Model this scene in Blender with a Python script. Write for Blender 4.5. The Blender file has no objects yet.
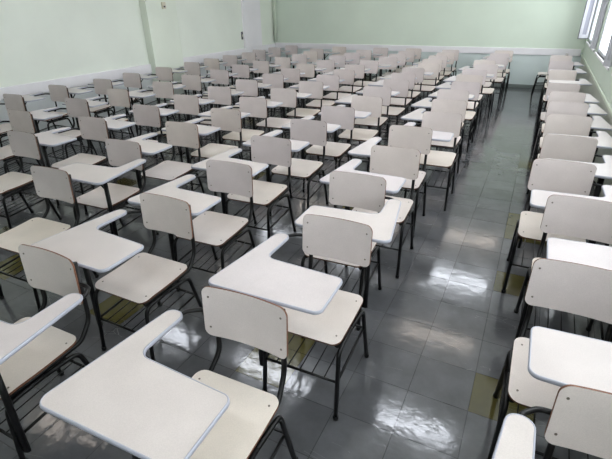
import bpy, bmesh, math, random
from mathutils import Vector, Matrix
random.seed(7)
SC = bpy.context.scene
COL = SC.collection
PI = math.pi

# ------------------------------------------------------------------ materials
def lin(r, g, b):
    def f(c):
        c /= 255.0
        return c / 12.92 if c <= 0.04045 else ((c + 0.055) / 1.055) ** 2.4
    return (f(r), f(g), f(b), 1.0)

def new_mat(name):
    m = bpy.data.materials.new(name); m.use_nodes = True
    nt = m.node_tree
    return m, nt, nt.nodes['Principled BSDF']

def nd(nt, t, **kw):
    n = nt.nodes.new(t)
    for k, v in kw.items(): setattr(n, k, v)
    return n

def plain(name, col, rough=0.5, metal=0.0, var=0.0, noise=0.0, nscale=60.0, bump=0.0, spec=0.5, coat=0.0):
    m, nt, b = new_mat(name)
    b.inputs['Roughness'].default_value = rough
    b.inputs['Metallic'].default_value = metal
    b.inputs['Specular IOR Level'].default_value = spec
    b.inputs['Coat Weight'].default_value = coat
    b.inputs['Coat Roughness'].default_value = 0.12
    tc = nd(nt, 'ShaderNodeTexCoord')
    no = nd(nt, 'ShaderNodeTexNoise'); no.inputs['Scale'].default_value = nscale; no.inputs['Detail'].default_value = 4
    nt.links.new(tc.outputs['Object'], no.inputs['Vector'])
    mr = nd(nt, 'ShaderNodeMapRange'); mr.inputs['From Min'].default_value = .3; mr.inputs['From Max'].default_value = .7
    mr.inputs['To Min'].default_value = 1 - noise; mr.inputs['To Max'].default_value = 1 + noise
    nt.links.new(no.outputs['Fac'], mr.inputs['Value'])
    oi = nd(nt, 'ShaderNodeObjectInfo')
    mv = nd(nt, 'ShaderNodeMapRange'); mv.inputs['To Min'].default_value = 1 - var; mv.inputs['To Max'].default_value = 1 + var
    nt.links.new(oi.outputs['Random'], mv.inputs['Value'])
    mu = nd(nt, 'ShaderNodeMath', operation='MULTIPLY')
    nt.links.new(mr.outputs[0], mu.inputs[0]); nt.links.new(mv.outputs[0], mu.inputs[1])
    vm = nd(nt, 'ShaderNodeVectorMath', operation='SCALE'); vm.inputs[0].default_value = col[:3]
    nt.links.new(mu.outputs[0], vm.inputs['Scale'])
    nt.links.new(vm.outputs[0], b.inputs['Base Color'])
    if bump:
        bp = nd(nt, 'ShaderNodeBump'); bp.inputs['Strength'].default_value = bump; bp.inputs['Distance'].default_value = .002
        nt.links.new(no.outputs['Fac'], bp.inputs['Height']); nt.links.new(bp.outputs[0], b.inputs['Normal'])
    return m

def laminate(name, col, rough, var):
    """cream melamine with a fine speckle, faint streaks and a few rubbed smudges"""
    m, nt, b = new_mat(name)
    b.inputs['Roughness'].default_value = rough
    tc = nd(nt, 'ShaderNodeTexCoord')
    a = nd(nt, 'ShaderNodeTexNoise'); a.inputs['Scale'].default_value = 260; a.inputs['Detail'].default_value = 2
    s = nd(nt, 'ShaderNodeTexNoise'); s.inputs['Scale'].default_value = 7; s.inputs['Detail'].default_value = 5
    oi = nd(nt, 'ShaderNodeObjectInfo')
    off = nd(nt, 'ShaderNodeVectorMath', operation='ADD')
    nt.links.new(tc.outputs['Object'], off.inputs[0]); nt.links.new(oi.outputs['Random'], off.inputs[1])
    nt.links.new(off.outputs[0], a.inputs['Vector']); nt.links.new(off.outputs[0], s.inputs['Vector'])
    ma = nd(nt, 'ShaderNodeMapRange'); ma.inputs['From Min'].default_value = .3; ma.inputs['From Max'].default_value = .7
    ma.inputs['To Min'].default_value = .94; ma.inputs['To Max'].default_value = 1.04
    nt.links.new(a.outputs['Fac'], ma.inputs['Value'])
    ms = nd(nt, 'ShaderNodeMapRange'); ms.inputs['From Min'].default_value = .25; ms.inputs['From Max'].default_value = .75
    ms.inputs['To Min'].default_value = .93; ms.inputs['To Max'].default_value = 1.04
    nt.links.new(s.outputs['Fac'], ms.inputs['Value'])
    mv = nd(nt, 'ShaderNodeMapRange'); mv.inputs['To Min'].default_value = 1 - var; mv.inputs['To Max'].default_value = 1 + var * .6
    nt.links.new(oi.outputs['Random'], mv.inputs['Value'])
    m1 = nd(nt, 'ShaderNodeMath', operation='MULTIPLY'); m2 = nd(nt, 'ShaderNodeMath', operation='MULTIPLY')
    nt.links.new(ma.outputs[0], m1.inputs[0]); nt.links.new(ms.outputs[0], m1.inputs[1])
    nt.links.new(m1.outputs[0], m2.inputs[0]); nt.links.new(mv.outputs[0], m2.inputs[1])
    # a little warm/cool drift from one board to the next
    hue = nd(nt, 'ShaderNodeMix', data_type='RGBA')
    hue.inputs['A'].default_value = col
    hue.inputs['B'].default_value = (col[0] * .97, col[1] * .97, col[2] * .90, 1)
    nt.links.new(oi.outputs['Random'], hue.inputs['Factor'])
    vm = nd(nt, 'ShaderNodeVectorMath', operation='SCALE')
    nt.links.new(hue.outputs['Result'], vm.inputs[0]); nt.links.new(m2.outputs[0], vm.inputs['Scale'])
    nt.links.new(vm.outputs[0], b.inputs['Base Color'])
    mr = nd(nt, 'ShaderNodeMapRange'); mr.inputs['To Min'].default_value = rough - .06; mr.inputs['To Max'].default_value = rough + .12
    nt.links.new(s.outputs['Fac'], mr.inputs['Value']); nt.links.new(mr.outputs[0], b.inputs['Roughness'])
    return m

M_BACK = laminate('back_laminate', lin(214, 204, 205), .30, .08)
M_SEAT = laminate('seat_laminate', lin(221, 211, 207), .34, .05)
M_DESK = laminate('desk_laminate', lin(199, 191, 193), .33, .03)
M_PLY = plain('plywood_edge', lin(104, 68, 50), .65, var=.3, noise=.25, nscale=90)
M_UNDER = plain('board_underside', lin(120, 104, 84), .7, noise=.15, nscale=20)
M_BAND = plain('grey_edge_band', lin(166, 168, 180), .35, var=.04)
M_TUBE = plain('black_painted_tube', lin(13, 13, 14), .4, var=.15, noise=.2, nscale=30, spec=.3)
M_RIVET = plain('steel_rivet', lin(120, 112, 104), .35, metal=.8)
M_WHITE = plain('white_painted_board', lin(236, 234, 238), .45, noise=.03, nscale=5)
M_SASH = plain('white_window_frame', lin(196, 198, 206), .4, noise=.03, nscale=8)
M_SEAL = plain('dark_window_seal', lin(70, 70, 78), .6)
M_CEIL = plain('ceiling_paint', lin(232, 234, 230), .8, noise=.03, nscale=3)
M_BOXC = plain('beige_plastic', lin(205, 200, 180), .5)
M_PIPE = plain('pale_pipe_paint', lin(206, 216, 200), .5)

def wallmat(name, up, low, split, strength=.35):
    """painted wall: green above the rail, paler and bluer paint below it"""
    m, nt, b = new_mat(name)
    b.inputs['Roughness'].default_value = .62
    tc = nd(nt, 'ShaderNodeTexCoord')
    sp = nd(nt, 'ShaderNodeSeparateXYZ'); nt.links.new(tc.outputs['Object'], sp.inputs[0])
    gt = nd(nt, 'ShaderNodeMath', operation='GREATER_THAN'); gt.inputs[1].default_value = split
    nt.links.new(sp.outputs['Z'], gt.inputs[0])
    mx = nd(nt, 'ShaderNodeMix', data_type='RGBA'); mx.inputs['A'].default_value = low; mx.inputs['B'].default_value = up
    nt.links.new(gt.outputs[0], mx.inputs['Factor'])
    no = nd(nt, 'ShaderNodeTexNoise'); no.inputs['Scale'].default_value = 1.3; no.inputs['Detail'].default_value = 8
    nt.links.new(tc.outputs['Object'], no.inputs['Vector'])
    mr = nd(nt, 'ShaderNodeMapRange'); mr.inputs['From Min'].default_value = .3; mr.inputs['From Max'].default_value = .7
    mr.inputs['To Min'].default_value = .955; mr.inputs['To Max'].default_value = 1.03
    nt.links.new(no.outputs['Fac'], mr.inputs['Value'])
    vm = nd(nt, 'ShaderNodeVectorMath', operation='SCALE')
    nt.links.new(mx.outputs['Result'], vm.inputs[0]); nt.links.new(mr.outputs[0], vm.inputs['Scale'])
    nt.links.new(vm.outputs[0], b.inputs['Base Color'])
    n2 = nd(nt, 'ShaderNodeTexNoise'); n2.inputs['Scale'].default_value = 90; n2.inputs['Detail'].default_value = 3
    nt.links.new(tc.outputs['Object'], n2.inputs['Vector'])
    bp = nd(nt, 'ShaderNodeBump'); bp.inputs['Strength'].default_value = .15; bp.inputs['Distance'].default_value = .003
    nt.links.new(n2.outputs['Fac'], bp.inputs['Height']); nt.links.new(bp.outputs[0], b.inputs['Normal'])
    return m

M_WALL_L = wallmat('left_wall_paint', lin(230, 236, 226), lin(220, 225, 226), .80)
M_WALL_F = wallmat('far_wall_paint', lin(214, 226, 212), lin(208, 219, 218), .80)
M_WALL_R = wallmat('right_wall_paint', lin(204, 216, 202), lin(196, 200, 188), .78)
M_PILASTER = wallmat('pilaster_paint', lin(226, 233, 220), lin(206, 216, 208), .4)
M_PILWHITE = wallmat('white_pilaster_paint', lin(238, 236, 240), lin(230, 230, 232), .4)

# vinyl tile floor -----------------------------------------------------------
TX0, TY0, TW, TH = .018, 1.42, .304, .287
def floor_mat():
    m, nt, b = new_mat('vinyl_tile_floor')
    L = nt.links.new
    tc = nd(nt, 'ShaderNodeTexCoord')
    sp = nd(nt, 'ShaderNodeSeparateXYZ'); L(tc.outputs['Object'], sp.inputs[0])
    def math_(op, a, bb=None, c=None):
        n = nd(nt, 'ShaderNodeMath', operation=op)
        for i, v in enumerate((a, bb, c)):
            if v is None: continue
            if isinstance(v, (int, float)): n.inputs[i].default_value = v
            else: L(v, n.inputs[i])
        return n.outputs[0]
    u = math_('DIVIDE', math_('SUBTRACT', sp.outputs['X'], TX0), TW)
    v = math_('DIVIDE', math_('SUBTRACT', sp.outputs['Y'], TY0), TH)
    cu = math_('FLOOR', u); cv = math_('FLOOR', v)
    fu = math_('SUBTRACT', u, cu); fv = math_('SUBTRACT', v, cv)
    du = math_('MINIMUM', fu, math_('SUBTRACT', 1.0, fu)); dv = math_('MINIMUM', fv, math_('SUBTRACT', 1.0, fv))
    dm = math_('MINIMUM', du, dv)
    joint = math_('LESS_THAN', dm, .0075)
    cb = nd(nt, 'ShaderNodeCombineXYZ'); L(cu, cb.inputs[0]); L(cv, cb.inputs[1])
    wn = nd(nt, 'ShaderNodeTexWhiteNoise', noise_dimensions='2D'); L(cb.outputs[0], wn.inputs['Vector'])
    off = math_('ADD', cu, 37.3); cb2 = nd(nt, 'ShaderNodeCombineXYZ'); L(off, cb2.inputs[0]); L(cv, cb2.inputs[1])
    wn2 = nd(nt, 'ShaderNodeTexWhiteNoise', noise_dimensions='2D'); L(cb2.outputs[0], wn2.inputs['Vector'])
    # replaced olive tiles at their own places, and a few scattered ones
    ol = math_('GREATER_THAN', wn2.outputs['Value'], .975)
    aisle = math_('MULTIPLY', math_('GREATER_THAN', cu, -2.5), math_('LESS_THAN', cu, -.5))
    ol = math_('MULTIPLY', ol, math_('SUBTRACT', 1.0, aisle))
    for (ci, cj) in OLIVE:
        d = math_('ADD', math_('ABSOLUTE', math_('SUBTRACT', cu, float(ci))), math_('ABSOLUTE', math_('SUBTRACT', cv, float(cj))))
        ol = math_('MAXIMUM', ol, math_('LESS_THAN', d, .5))
    dark = None
    for (ci, cj) in DARK:
        d = math_('ADD', math_('ABSOLUTE', math_('SUBTRACT', cu, float(ci))), math_('ABSOLUTE', math_('SUBTRACT', cv, float(cj))))
        q = math_('LESS_THAN', d, .5); dark = q if dark is None else math_('MAXIMUM', dark, q)
    no = nd(nt, 'ShaderNodeTexNoise'); no.inputs['Scale'].default_value = 5; no.inputs['Detail'].default_value = 9; no.inputs['Roughness'].default_value = .65
    L(tc.outputs['Object'], no.inputs['Vector'])
    mix = nd(nt, 'ShaderNodeMix', data_type='RGBA'); mix.inputs['A'].default_value = lin(87, 88, 91); mix.inputs['B'].default_value = lin(84, 79, 44)
    L(ol, mix.inputs['Factor'])
    k1 = nd(nt, 'ShaderNodeMapRange'); k1.inputs['From Min'].default_value = .3; k1.inputs['From Max'].default_value = .7; k1.inputs['To Min'].default_value = .8; k1.inputs['To Max'].default_value = 1.15
    L(no.outputs['Fac'], k1.inputs['Value'])
    k2 = nd(nt, 'ShaderNodeMapRange'); k2.inputs['To Min'].default_value = .88; k2.inputs['To Max'].default_value = 1.1
    L(wn.outputs['Value'], k2.inputs['Value'])
    k = math_('MULTIPLY', k1.outputs[0], k2.outputs[0])
    k = math_('MULTIPLY', k, math_('SUBTRACT', 1.0, math_('MULTIPLY', joint, .42)))
    k = math_('MULTIPLY', k, math_('SUBTRACT', 1.0, math_('MULTIPLY', dark, .38)))
    vm = nd(nt, 'ShaderNodeVectorMath', operation='SCALE'); L(mix.outputs['Result'], vm.inputs[0]); L(k, vm.inputs['Scale'])
    # scuffs: thin pale scratches
    mp = nd(nt, 'ShaderNodeMapping'); mp.inputs['Scale'].default_value = (3.2, 11, 1); mp.inputs['Rotation'].default_value = (0, 0, .5)
    L(tc.outputs['Object'], mp.inputs['Vector'])
    vo = nd(nt, 'ShaderNodeTexVoronoi', feature='DISTANCE_TO_EDGE'); vo.inputs['Scale'].default_value = 1.6
    L(mp.outputs[0], vo.inputs['Vector'])
    n3 = nd(nt, 'ShaderNodeTexNoise'); n3.inputs['Scale'].default_value = 3.1; n3.inputs['Detail'].default_value = 3
    L(tc.outputs['Object'], n3.inputs['Vector'])
    sc = math_('MULTIPLY', math_('LESS_THAN', vo.outputs['Distance'], .007), math_('GREATER_THAN', n3.outputs['Fac'], .60))
    mx2 = nd(nt, 'ShaderNodeMix', data_type='RGBA'); mx2.inputs['B'].default_value = lin(150, 150, 148)
    L(math_('MULTIPLY', sc, .4), mx2.inputs['Factor']); L(vm.outputs[0], mx2.inputs['A'])
    L(mx2.outputs['Result'], b.inputs['Base Color'])
    rr = nd(nt, 'ShaderNodeMapRange'); rr.inputs['From Min'].default_value = .3; rr.inputs['From Max'].default_value = .7
    rr.inputs['To Min'].default_value = .07; rr.inputs['To Max'].default_value = .17
    L(no.outputs['Fac'], rr.inputs['Value']); L(rr.outputs[0], b.inputs['Roughness'])
    b.inputs['Specular IOR Level'].default_value = .62
    # waxed surface is slightly wavy; every tile sits at its own tiny tilt; joints are grooves
    n4 = nd(nt, 'ShaderNodeTexNoise'); n4.inputs['Scale'].default_value = 19; n4.inputs['Detail'].default_value = 2
    L(tc.outputs['Object'], n4.inputs['Vector'])
    tilt = math_('MULTIPLY', math_('MULTIPLY', math_('SUBTRACT', wn.outputs['Value'], .5), fu), .9)
    tilt2 = math_('MULTIPLY', math_('MULTIPLY', math_('SUBTRACT', wn2.outputs['Value'], .5), fv), .9)
    h = math_('ADD', math_('ADD', math_('MULTIPLY', n4.outputs['Fac'], .75), tilt), tilt2)
    h = math_('SUBTRACT', h, math_('MULTIPLY', joint, .35))
    bp = nd(nt, 'ShaderNodeBump'); bp.inputs['Strength'].default_value = 1.0; bp.inputs['Distance'].default_value = .0011
    L(h, bp.inputs['Height']); L(bp.outputs[0], b.inputs['Normal'])
    return m
OLIVE = [(0, 1), (0, 5), (0, 9), (-4, 1), (-8, 0), (-12, 0), (-8, 4), (-14, 6), (-5, 8), (-10, 9), (0, 15)]
DARK = [(-2, 14), (-2, 19), (-1, 17), (-1, 23), (-2, 26)]
M_FLOOR = floor_mat()

def emis(name, col, s):
    m = bpy.data.materials.new(name); m.use_nodes = True; nt = m.node_tree
    nt.nodes.remove(nt.nodes['Principled BSDF'])
    e = nt.nodes.new('ShaderNodeEmission'); e.inputs['Color'].default_value = col; e.inputs['Strength'].default_value = s
    nt.links.new(e.outputs[0], nt.nodes['Material Output'].inputs['Surface'])
    return m

def glass_mat():
    m = bpy.data.materials.new('window_glass'); m.use_nodes = True; nt = m.node_tree
    nt.nodes.remove(nt.nodes['Principled BSDF'])
    t = nt.nodes.new('ShaderNodeBsdfTransparent'); t.inputs['Color'].default_value = (.93, .96, .96, 1)
    g = nt.nodes.new('ShaderNodeBsdfGlossy'); g.inputs['Roughness'].default_value = .03
    mx = nt.nodes.new('ShaderNodeMixShader')
    mx.inputs[0].default_value = .05; nt.links.new(t.outputs[0], mx.inputs[1]); nt.links.new(g.outputs[0], mx.inputs[2])
    nt.links.new(mx.outputs[0], nt.nodes['Material Output'].inputs['Surface'])
    return m
M_GLASS = glass_mat()

# ------------------------------------------------------------------ mesh helpers
class MB:
    def __init__(s): s.v = []; s.f = []; s.m = []; s.sm = []
    def quad(s, idx, mi=0, smooth=False): s.f.append(tuple(idx)); s.m.append(mi); s.sm.append(smooth)
    def add(s, verts):
        b = len(s.v); s.v.extend([tuple(p) for p in verts]); return b
    def box(s, x0, x1, y0, y1, z0, z1, mi=0):
        b = s.add([(x0, y0, z0), (x1, y0, z0), (x1, y1, z0), (x0, y1, z0), (x0, y0, z1), (x1, y0, z1), (x1, y1, z1), (x0, y1, z1)])
        for q in ((0, 3, 2, 1), (4, 5, 6, 7), (0, 1, 5, 4), (1, 2, 6, 5), (2, 3, 7, 6), (3, 0, 4, 7)):
            s.quad([b + i for i in q], mi)
    def cbox(s, x0, x1, y0, y1, z0, z1, c=.004, mi=0):
        """box with chamfered edges"""
        bm = bmesh.new(); bmesh.ops.create_cube(bm, size=1)
        for v in bm.verts: v.co = Vector(((x0 + x1) / 2 + v.co.x * (x1 - x0), (y0 + y1) / 2 + v.co.y * (y1 - y0), (z0 + z1) / 2 + v.co.z * (z1 - z0)))
        bmesh.ops.bevel(bm, geom=bm.edges[:], offset=c, segments=2, affect='EDGES', profile=.6)
        bm.verts.index_update(); b = s.add([v.co for v in bm.verts])
        for f in bm.faces: s.quad([b + v.index for v in f.verts], mi)
        bm.free()
    def tube(s, pts, r, n=8, mi=0, flat=1.0):
        pts = [Vector(p) for p in pts]; rings = []
        up = None
        for i, p in enumerate(pts):
            if i == 0: t = pts[1] - p
            elif i == len(pts) - 1: t = p - pts[-2]
            else: t = (pts[i + 1] - p).normalized() + (p - pts[i - 1]).normalized()
            t.normalize()
            if up is None:
                a = Vector((1, 0, 0)) if abs(t.x) < .8 else Vector((0, 1, 0)); up = a - t * a.dot(t)
            else: up = up - t * up.dot(t)
            up.normalize(); w = t.cross(up)
            rings.append(s.add([p + up * (r * math.cos(2 * PI * k / n)) + w * (r * flat * math.sin(2 * PI * k / n)) for k in range(n)]))
        for a, b in zip(rings, rings[1:]):
            for k in range(n): s.quad((a + k, a + (k + 1) % n, b + (k + 1) % n, b + k), mi, True)
        s.quad([rings[0] + k for k in reversed(range(n))], mi); s.quad([rings[-1] + k for k in range(n)], mi)
    def sheet(s, xs, lo, hi, rows, fn, th, mt=0, mu=1, mr=2):
        """a board: columns at xs from lo(x) to hi(x); fn(x, t) -> (point, normal); top, underside and rim are separate faces"""
        cols = []
        for x in xs:
            a, b = lo(x), hi(x); cols.append([fn(x, a + (b - a) * j / rows) for j in range(rows + 1)])
        T = [s.add([p for p, n in c]) for c in cols]
        U = [s.add([Vector(p) - Vector(n) * th for p, n in c]) for c in cols]
        for i in range(len(xs) - 1):
            for j in range(rows):
                s.quad((T[i] + j, T[i + 1] + j, T[i + 1] + j + 1, T[i] + j + 1), mt, True)
                s.quad((U[i] + j, U[i] + j + 1, U[i + 1] + j + 1, U[i + 1] + j), mu, True)
        loop = [(i, 0) for i in range(len(xs))] + [(len(xs) - 1, j) for j in range(1, rows + 1)] + [(i, rows) for i in range(len(xs) - 2, -1, -1)] + [(0, j) for j in range(rows - 1, 0, -1)]
        A = s.add([cols[i][j][0] for i, j in loop]); B = s.add([Vector(cols[i][j][0]) - Vector(cols[i][j][1]) * th for i, j in loop])
        n = len(loop)
        for k in range(n): s.quad((A + k, B + k, B + (k + 1) % n, A + (k + 1) % n), mr)
    def prism(s, outline, z0, z1, mt=0, mu=1, mr=2, dz=None):
        n = len(outline)
        a = s.add([(x, y, z1) for x, y in outline]); b = s.add([(x, y, z0) for x, y in outline])
        s.quad([a + k for k in range(n)], mt); s.quad([b + k for k in reversed(range(n))], mu)
        for k in range(n): s.quad((b + k, b + (k + 1) % n, a + (k + 1) % n, a + k), mr)
    def mirrored(s):
        o = MB(); o.v = [(-x, y, z) for x, y, z in s.v]; o.f = [tuple(reversed(f)) for f in s.f]; o.m = s.m[:]; o.sm = s.sm[:]; return o
    def mesh(s, name, mats):
        me = bpy.data.meshes.new(name); me.from_pydata(s.v, [], s.f)
        for m in mats: me.materials.append(m)
        me.polygons.foreach_set('material_index', s.m); me.polygons.foreach_set('use_smooth', s.sm)
        bm = bmesh.new(); bm.from_mesh(me); bmesh.ops.recalc_face_normals(bm, faces=bm.faces); bm.to_mesh(me); bm.free()
        me.update(); return me
    def obj(s, name, mats, parent=None, kind=None):
        if not isinstance(mats, (list, tuple)): mats = [mats]
        o = bpy.data.objects.new(name, s.mesh(name, mats)); COL.objects.link(o)
        if parent: o.parent = parent
        if kind: o['kind'] = kind
        return o

def empty(name, loc=(0, 0, 0), rz=0, kind=None, label=None, cat=None, group=None):
    o = bpy.data.objects.new(name, None); COL.objects.link(o); o.location = loc; o.rotation_euler = (0, 0, rz)
    o.empty_display_size = .05
    tag(o, label, cat, group, kind); return o
def tag(o, label=None, cat=None, group=None, kind=None):
    if label: o['label'] = label
    if cat: o['category'] = cat
    if group: o['group'] = group
    if kind: o['kind'] = kind
    return o

def round_path(pts, rad, seg=6):
    """polyline with filleted corners; rad may be a list"""
    P = [Vector(p) for p in pts]; out = [P[0]]
    for i in range(1, len(P) - 1):
        r = rad[i - 1] if isinstance(rad, (list, tuple)) else rad
        a = (P[i - 1] - P[i]); b = (P[i + 1] - P[i]); ang = a.angle(b)
        d = min(r / math.tan(ang / 2), a.length * .49, b.length * .49)
        if ang > PI - .02: out.append(P[i]); continue
        p0 = P[i] + a.normalized() * d; p1 = P[i] + b.normalized() * d
        for k in range(seg + 1):
            t = k / seg; out.append(p0 * (1 - t) ** 2 + P[i] * 2 * t * (1 - t) + p1 * t * t)
    out.append(P[-1]); return out
def round_poly(pts, rads, seg=6):
    P = [Vector((x, y, 0)) for x, y in pts]; out = []; n = len(P)
    for i in range(n):
        a = P[i - 1] - P[i]; b = P[(i + 1) % n] - P[i]; ang = a.angle(b)
        d = min(rads[i] / math.tan(ang / 2), a.length * .49, b.length * .49)
        p0 = P[i] + a.normalized() * d; p1 = P[i] + b.normalized() * d
        c = P[i] + (a.normalized() + b.normalized()).normalized() * (d / math.cos(ang / 2))
        r = (p0 - c).length; a0 = math.atan2(p0.y - c.y, p0.x - c.x); a1 = math.atan2(p1.y - c.y, p1.x - c.x)
        da = (a1 - a0 + PI) % (2 * PI) - PI
        for k in range(seg + 1):
            t = a0 + da * k / seg; out.append((c.x + r * math.cos(t), c.y + r * math.sin(t)))
    return out

COLS = [
    [(-6.129, 3.516, 2.2), (-6.241, 4.256, 2.2), (-6.095, 4.93, 2.2), (-6.186, 5.612, 2.2), (-6.198, 6.404, 2.2), (-6.221, 7.224, 2.2), (-6.25, 7.898, 2.2), (-6.263, 8.583, 2.2), (-6.204, 9.257, 0.6), (-6.349, 9.952, -1.5), (-6.295, 10.626, -1.5), (-6.153, 11.3, -1.5)],
    [(-5.037, 2.902, 2.2), (-5.046, 3.634, 2.2), (-5.111, 4.346, 2.2), (-4.967, 5.061, 2.2), (-5.032, 5.786, 1.7), (-4.969, 6.46, 2.2), (-5.044, 7.222, 2.2), (-5.011, 7.896, -0.8), (-4.887, 8.57, -1.5), (-4.835, 9.244, -1.5), (-4.892, 9.918, -1.5), (-5.05, 10.592, -1.5), (-4.72, 11.266, 0.5)],
    [(-4.092, 2.316, 2.2), (-3.982, 2.99, 2.2), (-3.913, 3.664, 2.2), (-3.902, 4.338, 2.2), (-3.889, 5.012, 2.2), (-3.883, 5.686, 2.2), (-3.822, 6.36, 2.2), (-3.865, 7.034, -1.5), (-3.909, 7.708, -0.5), (-3.805, 8.39, 2.2), (-3.909, 9.228, -0.0), (-3.833, 9.919, -0.4), (-3.8, 10.593, 0.5), (-3.6, 11.267, 0.5)],
    [(-2.92, 1.76, 2.2), (-3.0, 2.487, 2.0), (-2.962, 3.176, 2.2), (-2.934, 3.85, 2.2), (-3.019, 4.524, 2.2), (-2.973, 5.198, 2.2), (-2.895, 5.872, 2.2), (-2.928, 6.546, 2.2), (-2.929, 7.22, -1.5), (-3.002, 7.914, -0.5), (-2.963, 8.588, -1.5), (-2.791, 9.262, 1.6), (-2.79, 9.936, 0.5), (-2.77, 10.61, 0.5), (-2.78, 11.284, 0.5)],
    [(-1.86, 0.985, 0.5), (-1.811, 1.705, 0.1), (-1.835, 2.379, 2.2), (-1.898, 3.069, 2.2), (-1.878, 3.743, 2.2), (-1.855, 4.417, 2.2), (-1.764, 5.091, 2.0), (-1.864, 5.781, 2.2), (-1.802, 6.455, -1.5), (-1.885, 7.139, 0.4), (-1.903, 7.813, -1.5), (-1.79, 8.487, 0.5), (-1.87, 9.161, 0.5), (-1.9, 9.835, 0.5), (-1.87, 10.509, 0.5), (-1.89, 11.183, 0.5)],
    [(-0.84, 1.089, 1.5), (-0.775, 1.854, 1.4), (-0.916, 2.528, 2.2), (-0.86, 3.202, 2.2), (-0.917, 3.876, 2.2), (-0.771, 4.55, 2.2), (-0.825, 5.224, -0.6), (-0.9, 5.898, 0.5), (-0.85, 6.582, 0.5), (-0.9, 7.256, 0.5), (-0.92, 7.93, 0.5), (-0.81, 8.604, 0.5), (-0.92, 9.278, 0.5), (-0.77, 9.952, 0.5), (-0.78, 10.626, 0.5), (-0.75, 11.3, 0.5)],
    [(0.43, 1.14, 0.5), (0.34, 1.874, 0.0), (0.388, 2.669, 0.0), (0.29, 3.345, 0.0), (0.349, 4.073, 0.0), (0.363, 4.873, 0.0), (0.371, 5.547, 0.0), (0.378, 6.221, 0.0), (0.352, 6.895, 0.0), (0.363, 8.261, 0.0), (0.363, 9.519, 0.0), (0.372, 10.566, 0.0)],
]

# ------------------------------------------------------------------ the chair
# local frame: origin on the floor under the backrest, the sitter faces -Y, right-handed writing board at -X
BW, BZ0, BZ1 = .192, .605, .842
def corner(x, half, r):
    d = abs(x) - (half - r)
    return 0.0 if d <= 0 else r - math.sqrt(max(0.0, r * r - d * d))
def xs_of(half, r, n=10, k=6):
    inner = [-(half - r) + 2 * (half - r) * i / n for i in range(n + 1)]
    side = [(half - r) + r * math.sin(PI / 2 * i / k) for i in range(1, k + 1)]
    return [-v for v in reversed(side)] + inner + side
def back_fn(x, z):
    bend = .019 * (1 - (x / BW) ** 2); lean = (z - BZ0) * .06
    n = Vector((-.27 * x / BW, -1, .06)).normalized()       # front face looks at the sitter (-Y)
    return Vector((x, bend + lean - .017, z)), n
def build_back():
    b = MB(); r = .034
    b.sheet(xs_of(BW, r), lambda x: BZ0 + corner(x, BW, r), lambda x: BZ1 - corner(x, BW, r), 6, back_fn, .008); return b
SW, SF, SR = .198, -.452, -.075
def seat_fn(x, y):
    t = (y - SF) / (SR - SF)
    z = .455 - .010 * math.sin(PI * t) * (1 - (x / SW) ** 2 * .6) + .014 * t * t
    if t < .2: z -= .016 * ((.2 - t) / .2) ** 2
    return Vector((x, y, z)), Vector((0, -.28 * max(0, (.2 - t) / .2), 1)).normalized()
def build_seat():
    b = MB(); r = .045
    b.sheet(xs_of(SW, r), lambda x: SF + corner(x, SW, r), lambda x: SR - corner(x, SW, r), 12, seat_fn, .011); return b
TOPO = round_poly([(-.312, -.065), (-.386, -.616), (.172, -.610), (.172, -.342), (-.243, -.318), (-.237, -.065)],
                  [.036, .038, .035, .032, .05, .036])
TZ0, TZ1 = .721, .737
def build_top():
    b = MB(); b.prism(TOPO, TZ0, TZ1, 0, 1, 1); return b
def build_band():
    b = MB(); prof = [(.0005, TZ0 - .001), (.0030, TZ0 + .002), (.0042, (TZ0 + TZ1) / 2), (.0030, TZ1 - .002), (.0005, TZ1 + .0008), (-.0025, TZ1 + .0008), (-.0025, TZ0 - .001)]
    n = len(TOPO); nrm = []
    for i in range(n):
        t = Vector(TOPO[(i + 1) % n]) - Vector(TOPO[i - 1]); t.normalize(); nrm.append(Vector((-t.y, t.x)))
    area = sum(TOPO[i][0] * TOPO[(i + 1) % n][1] - TOPO[(i + 1) % n][0] * TOPO[i][1] for i in range(n))
    sg = -1 if area > 0 else 1
    rings = [b.add([(TOPO[i][0] + sg * nrm[i].x * o, TOPO[i][1] + sg * nrm[i].y * o, z) for o, z in prof]) for i in range(n)]
    for i in range(n):
        a, c = rings[i], rings[(i + 1) % n]
        for k in range(len(prof)): b.quad((a + k, a + (k + 1) % len(prof), c + (k + 1) % len(prof), c + k), 0, True)
    return b
UX, LX = .158, .196
def build_frame(near):
    """uprights behind the backrest bending into the seat rails, with two cross rails"""
    b = MB(); n = 10 if near else 6
    for s in (-1, 1):
        b.tube(round_path([(s * UX, .030, .81), (s * UX, .022, .60), (s * UX, .018, .50), (s * (UX + .012), -.06, .425), (s * (UX + .020), -.43, .418)], [.2, .1, .07, .1], 5), .0115, n)
    b.tube([(-.17, -.12, .428), (.17, -.12, .428)], .009, n); b.tube([(-.175, -.40, .420), (.175, -.40, .420)], .009, n)
    return b
def build_leg(s, front, near):
    b = MB(); n = 10 if near else 6
    if front: pts = round_path([(s * (LX + .006), -.485, 0), (s * LX, -.445, .405), (s * (LX - .004), -.27, .408)], .055, 7)
    else: pts = round_path([(s * (LX + .010), -.01, 0), (s * (LX + .002), -.105, .405), (s * (LX - .004), -.27, .408)], .055, 7)
    b.tube(pts, .0115, n); return b
def build_tip(s, front):
    b = MB(); y = -.485 if front else -.01; x = s * (LX + (.006 if front else .010))
    b.tube([(x, y, 0), (x, y, .022)], .0145, 8); return b
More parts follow.
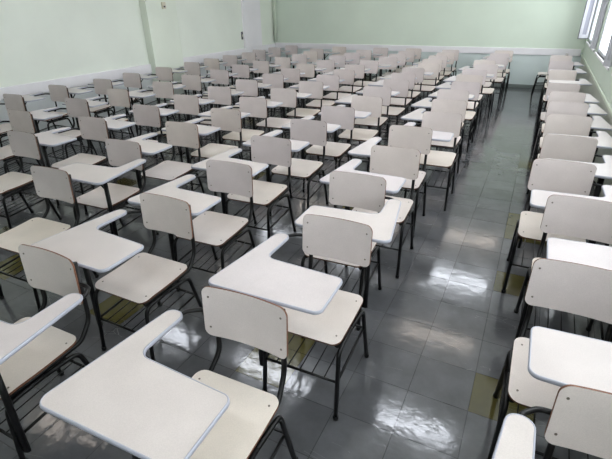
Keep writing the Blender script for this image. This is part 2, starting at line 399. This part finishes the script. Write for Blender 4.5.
def build_rack(near):
    b = MB(); z = .225; n = 8 if near else 5
    yf, yr = -.463, -.067
    b.tube([(-LX, yf, z), (LX, yf, z)], .007, n); b.tube([(-LX, yr, z + .03), (LX, yr, z + .03)], .007, n)
    for s in (-1, 1): b.tube([(s * LX, yf, z), (s * LX, yr, z + .03)], .007, n)
    for k in range(5):
        x = -.13 + .065 * k; b.tube([(x, yf, z + .005), (x, yr, z + .035)], .0032, 5)
    return b
def build_post(near, board=True):
    """flat post rising beside the front leg to the board, with a spreader and a brace"""
    b = MB(); n = 10 if near else 6
    b.tube([(-.222, -.452, .16), (-.222, -.435, .704 if board else .60)], .021, n, flat=.62)
    b.tube([(-.205, -.452, .20), (-.222, -.450, .20)], .009, 6)
    b.tube([(-.205, -.444, .39), (-.222, -.443, .39)], .009, 6)
    if board:
        b.box(-.335, .08, -.452, -.428, .704, .7185)
        b.box(-.24, -.215, -.53, -.30, .705, .7185)
        b.tube([(-.222, -.437, .59), (-.10, -.440, .708)], .008, 6)
    return b
def build_link(near):
    """curved tube from the upright out to the tip of the arm board"""
    b = MB(); n = 8 if near else 5
    b.tube(round_path([(-UX, .022, .70), (-.222, .022, .70), (-.272, -.03, .7085), (-.280, -.20, .7085)], [.06, .05], 6), .0095, n)
    return b
def build_rivet(x, z):
    b = MB(); p, nn = back_fn(x, z); b.tube([p - nn * .002, p + nn * .0016], .0048, 8); return b
def build_seat_rivet(x, y):
    b = MB(); p, nn = seat_fn(x, y); b.tube([p - nn * .002, p + nn * .0016], .0045, 8); return b

def make_chair(kind, near):
    """kind: 'right' or 'left' (side of the writing board as the sitter sees it) or 'bare' (bracket only)"""
    r = empty('tablet_chair')
    def put(name, mb, mats, parent=r, flip=False): return (mb.mirrored() if flip else mb).obj(name, mats, parent)
    L = kind != 'right'
    bk = put('backrest', build_back(), [M_BACK, M_BACK, M_PLY]); st = put('seat', build_seat(), [M_SEAT, M_UNDER, M_PLY])
    put('seat_frame', build_frame(near), M_TUBE)
    for s in (-1, 1):
        for fr in (True, False):
            lg = put('leg', build_leg(s, fr, near), M_TUBE)
            if near: put('foot_cap', build_tip(s, fr), M_TUBE, lg)
    put('book_rack', build_rack(near), M_TUBE)
    if kind != 'bare':
        put('board_post', build_post(near), M_TUBE, flip=L)
        put('arm_link', build_link(near), M_TUBE, flip=L)
        tp = put('writing_board', build_top(), [M_DESK, M_UNDER], flip=L)
        put('edge_band', build_band(), M_BAND, tp, flip=L)
    if near:
        for x in (-.165, .165):
            for z in (.65, .795): put('rivet', build_rivet(x, z), M_RIVET, bk)
            for y in (-.40, -.125): put('rivet', build_seat_rivet(x, y), M_RIVET, st)
    return r
def kids(o, K=None): return [c for c in bpy.data.objects if c.parent == o]
_tree = {}
def tree_of(o):
    if o.name not in _tree: _tree[o.name] = [(c, kids(c)) for c in kids(o)]
    return _tree[o.name]
def dup(o):
    r = o.copy(); COL.objects.link(r)
    for c, gs in tree_of(o):
        d = c.copy(); COL.objects.link(d); d.parent = r
        for g in gs:
            e = g.copy(); COL.objects.link(e); e.parent = d
    return r

LEFT = {(4, 0), (5, 2), (3, 1)} | {(6, k) for k in range(1, 20)}
BARE = {(3, 0), (2, 0)}
ORD = ['', 'nearest', 'second', 'third', 'fourth', 'fifth', 'sixth', 'seventh', 'eighth', 'ninth']
CN = ['the left wall column', 'the second column from the left wall', 'the third column from the left wall',
      'the fourth column from the left wall', 'the column next to the aisle column', 'the aisle column', 'the window column']
def label(c, i, n, kind):
    a = i + 1; z = n - i
    head = {'right': 'cream writing-board chair', 'left': 'left-handed writing-board chair', 'bare': 'chair missing its writing board'}[kind]
    if a == 1: pos = 'frontmost of '
    elif z == 1: pos = 'rearmost of '
    elif a <= z: pos = ORD[a] + ' from front in '
    else: pos = ORD[z] + ' from rear in '
    return head + ', ' + pos + CN[c]

protos = {}
for c, col in enumerate(COLS):
    for i, (x, y, a) in enumerate(col):
        kind = 'bare' if (c, i) in BARE else 'left' if (c, i) in LEFT else 'right'
        near = y < 4.0; key = (kind, near)
        if key not in protos: protos[key] = o = make_chair(kind, near)
        else: o = dup(protos[key])
        o.location = (x, y, 0); o.rotation_euler = (0, 0, math.radians(a))
        tag(o, label(c, i, len(col), kind), 'chair', 'writing-board chairs in rows')
protos[('bare', False)] = s = make_chair('bare', False); s.location = (.47, 10.9, 0); s.rotation_euler = (0, 0, math.radians(-88))
tag(s, 'chair turned sideways at the far wall, its seat poking into the aisle', 'chair', 'writing-board chairs in rows')
E_COOL, E_WARM, E_SKY, EXPO = 22.0, 7.0, 3.8, 0.42

# ------------------------------------------------------------------ the room
XL, XR, YN, YF, ZC = -6.93, .80, -2.6, 11.74, 3.0
T = .15
def slab(name, x0, x1, y0, y1, z0, z1, mat): b = MB(); b.box(x0, x1, y0, y1, z0, z1); return b.obj(name, mat, kind='structure')
slab('floor', XL - T, XR + T, YN - T, YF + T, -.1, 0, M_FLOOR)
slab('ceiling', XL - T, XR + T, YN - T, YF + T, ZC, ZC + .12, M_CEIL)
slab('wall_left', XL - T, XL, YN, YF, 0, ZC, M_WALL_L)
slab('wall_far', XL - T, XR + T, YF, YF + T, 0, ZC, M_WALL_F)
slab('wall_near', XL - T, XR + T, YN - T, YN, 0, ZC, M_WALL_F)
# right wall: parapet, lintel and the piers between the windows
SILL, HEAD = 1.06, 2.72
WINS = [(-1.9, .5), (.8, 3.4), (3.7, 6.35), (6.85, 9.0), (9.3, 11.35)]
TR = .07
b = MB(); b.box(XR, XR + TR, YN, YF, 0, SILL); b.box(XR, XR + TR, YN, YF, HEAD, ZC)
ys = [YN] + [v for w in WINS for v in w] + [YF]
for a, c in zip(ys[::2], ys[1::2]): b.box(XR, XR + TR, a, c, SILL, HEAD)
b.obj('wall_right', M_WALL_R, kind='structure')
for n, (a, c) in enumerate(WINS, 1):
    w = empty('window_%d' % n, (XR, (a + c) / 2, SILL), kind='structure')
    h = (c - a) / 2; H = HEAD - SILL
    f = MB(); f.box(.02, .06, -h, h, 0, .05); f.box(.02, .06, -h, h, H - .05, H); f.box(.02, .06, -h, -h + .05, .05, H - .05); f.box(.02, .06, h - .05, h, .05, H - .05)
    m = 1
    for k in range(1, m): yy = -h + 2 * h * k / m; f.box(.02, .06, yy - .03, yy + .03, .05, H - .05)
    f.obj('window_frame', M_SASH, w)
    for k in range(m):
        ya = -h + 2 * h * k / m + .03; yb = -h + 2 * h * (k + 1) / m - .03
        g = MB(); g.box(.045, .05, ya, yb, .05, H - .05); g.obj('pane', M_GLASS, w)
    sl = MB(); sl.cbox(-.02, .03, -h - .02, h + .02, -.03, .0, .005); sl.obj('window_sill', M_WHITE, w)
# sashes that stand open into the room
def open_sash(y, wdt, z0, z1, ang, lab, seal=True):
    o = empty('window_sash', (XR - .005, y, z0), math.radians(ang), label=lab, cat='window sash')
    H = z1 - z0; f = MB(); t = .035
    f.cbox(-wdt, 0, -t / 2, t / 2, 0, .07, .003); f.cbox(-wdt, 0, -t / 2, t / 2, H - .07, H, .003)
    f.cbox(-wdt, -wdt + .055, -t / 2, t / 2, .07, H - .07, .003); f.cbox(-.055, 0, -t / 2, t / 2, .07, H - .07, .003)
    f.obj('sash_frame', M_SASHDARK, o)
    g = MB(); g.box(-wdt + .05, -.05, -.004, .004, .065, H - .065); g.obj('pane', M_SASHGLASS, o)
    if seal: e = MB(); e.box(-wdt - .010, -wdt + .002, -t / 2 - .003, t / 2 + .003, -.010, H); e.box(-.012, .0, -t / 2 - .003, t / 2 + .003, -.010, H); e.box(-wdt, 0, -t / 2 - .003, t / 2 + .003, -.008, .001); e.obj('seal', M_SEAL, o)
    return o
M_SASHDARK = plain('grey_sash_paint', lin(182, 183, 190), .45)
M_SASHGLASS = plain('frosted_sash_glass', lin(140, 142, 154), .35, noise=.02)
open_sash(11.2, .18, 1.12, 2.70, 0, 'narrow window sash standing open in the far right corner')
open_sash(9.15, .12, 1.09, 2.70, -55, 'middle open window sash, seen nearly edge on', False)
open_sash(6.70, .12, 1.09, 2.70, -55, 'nearest open window sash at the right edge of the view', False)

# chair rails and other trim
def trim(n, x0, x1, y0, y1, z0, z1, mat): b = MB(); b.cbox(x0, x1, y0, y1, z0, z1, .006); return b.obj('trim_%d' % n, mat, kind='structure')
trim(1, XL, XL + .035, YN + .01, 6.80, .66, .83, M_WHITE)
trim(2, XL, XL + .035, 7.62, YF - .001, .66, .85, M_WHITE)
trim(3, XL + .04, XR - .04, YF - .03, YF, .73, .87, M_WHITE)
trim(4, XR - .02, XR, YN + .01, YF - .04, .735, .775, plain('pale_green_rail', lin(214, 224, 206), .45))
trim(5, XL, XL + .16, 6.80, 7.62, 0, ZC, M_PILASTER)
trim(6, XL, XL + .05, 10.16, 10.98, .85, ZC, M_PILWHITE)
b = MB(); b.tube([(XL + .07, YF - .06, 0.9), (XL + .07, YF - .06, ZC)], .045, 12); b.obj('trim_7', M_PIPE, kind='structure')
trim(8, XL + .04, XR, YF - .012, YF, 0, .08, plain('grey_skirting', lin(120, 128, 126), .5))
# small box on the pilaster and the switch by the white strip
t_ = empty('thermostat', (XL + .16, 7.25, 1.86), label='small beige box fixed high on the green pilaster', cat='wall box')
b = MB(); b.cbox(0, .035, -.045, .045, -.06, .06, .006); b.obj('housing', M_BOXC, t_)
b = MB(); b.cbox(.033, .042, -.022, .022, -.035, -.005, .002); b.obj('dial', M_SEAL, t_)
t_ = empty('wall_switch', (XL + .0, 10.10, 1.15), label='dark slim switch plate beside the white wall strip', cat='switch')
b = MB(); b.cbox(0, .018, -.03, .03, -.09, .09, .004); b.obj('plate', M_SEAL, t_)
b = MB(); b.cbox(.017, .024, -.012, .012, -.03, .03, .002); b.obj('rocker', M_BOXC, t_)

# fluorescent fixtures
M_COOL = emis('cool_tube_glow', (.88, .93, 1, 1), E_COOL); M_WARM = emis('warm_tube_glow', (1, .89, .78, 1), E_WARM)
def fixture(x, y, mat, lab, g):
    o = empty('ceiling_light', (x, y, ZC), label=lab, cat='ceiling light', group=g)
    b = MB(); b.cbox(-.62, .62, -.11, .11, -.05, 0, .006); b.obj('housing', M_WHITE, o)
    for s in (-1, 1):
        t = MB(); t.tube([(-.585, s * .055, -.078), (.585, s * .055, -.078)], .019, 10); t.obj('tube', mat, o)
        for e in (-1, 1):
            q = MB(); q.cbox(e * .600 - .013, e * .600 + .013, s * .055 - .014, s * .055 + .014, -.094, -.048, .003); q.obj('socket', M_WHITE, o)
for y, warm in ((-.2, 0), (1.9, 1), (3.9, 0), (5.7, 1), (7.5, 0), (9.3, 1)):
    for x in ((-.66, -2.6, -4.4) if y > 0 else (-.66,)):
        fixture(x, y, M_WARM if warm else M_COOL, ('warm' if warm else 'cool') + ' twin-tube fluorescent ceiling light, seen only as a glow on the floor',
                'warm ceiling lights' if warm else 'cool ceiling lights')

# daylight
w = bpy.data.worlds.new('overcast'); SC.world = w; w.use_nodes = True
w.node_tree.nodes['Background'].inputs['Color'].default_value = (.98, .97, 1, 1)
w.node_tree.nodes['Background'].inputs['Strength'].default_value = E_SKY
for (a, c) in WINS:
    l = bpy.data.lights.new('window_portal', 'AREA'); l.shape = 'RECTANGLE'; l.size = c - a; l.size_y = HEAD - SILL; l.cycles.is_portal = True
    o = bpy.data.objects.new('window_portal', l); COL.objects.link(o); o.location = (XR + TR + .01, (a + c) / 2, (SILL + HEAD) / 2)
    o.rotation_euler = Vector((-1, 0, 0)).to_track_quat('-Z', 'Y').to_euler()

# camera
cam = bpy.data.cameras.new('camera'); co = bpy.data.objects.new('camera', cam); COL.objects.link(co)
cam.sensor_width = 36; cam.lens = 25.518; cam.clip_start = .05
Mx = [[0.893221, -0.193499, 0.40585], [0.4493, 0.418037, -0.789541], [-0.016885, 0.887583, 0.460338]]
m4 = Matrix.Identity(4)
for i in range(3):
    for j in range(3): m4[i][j] = Mx[i][j]
m4.translation = Vector((0, 0, 1.829)); co.matrix_world = m4
SC.camera = co
vs = SC.view_settings; vs.view_transform = 'Standard'; vs.look = 'None'; vs.gamma = 1; vs.use_curve_mapping = False; vs.exposure = EXPO
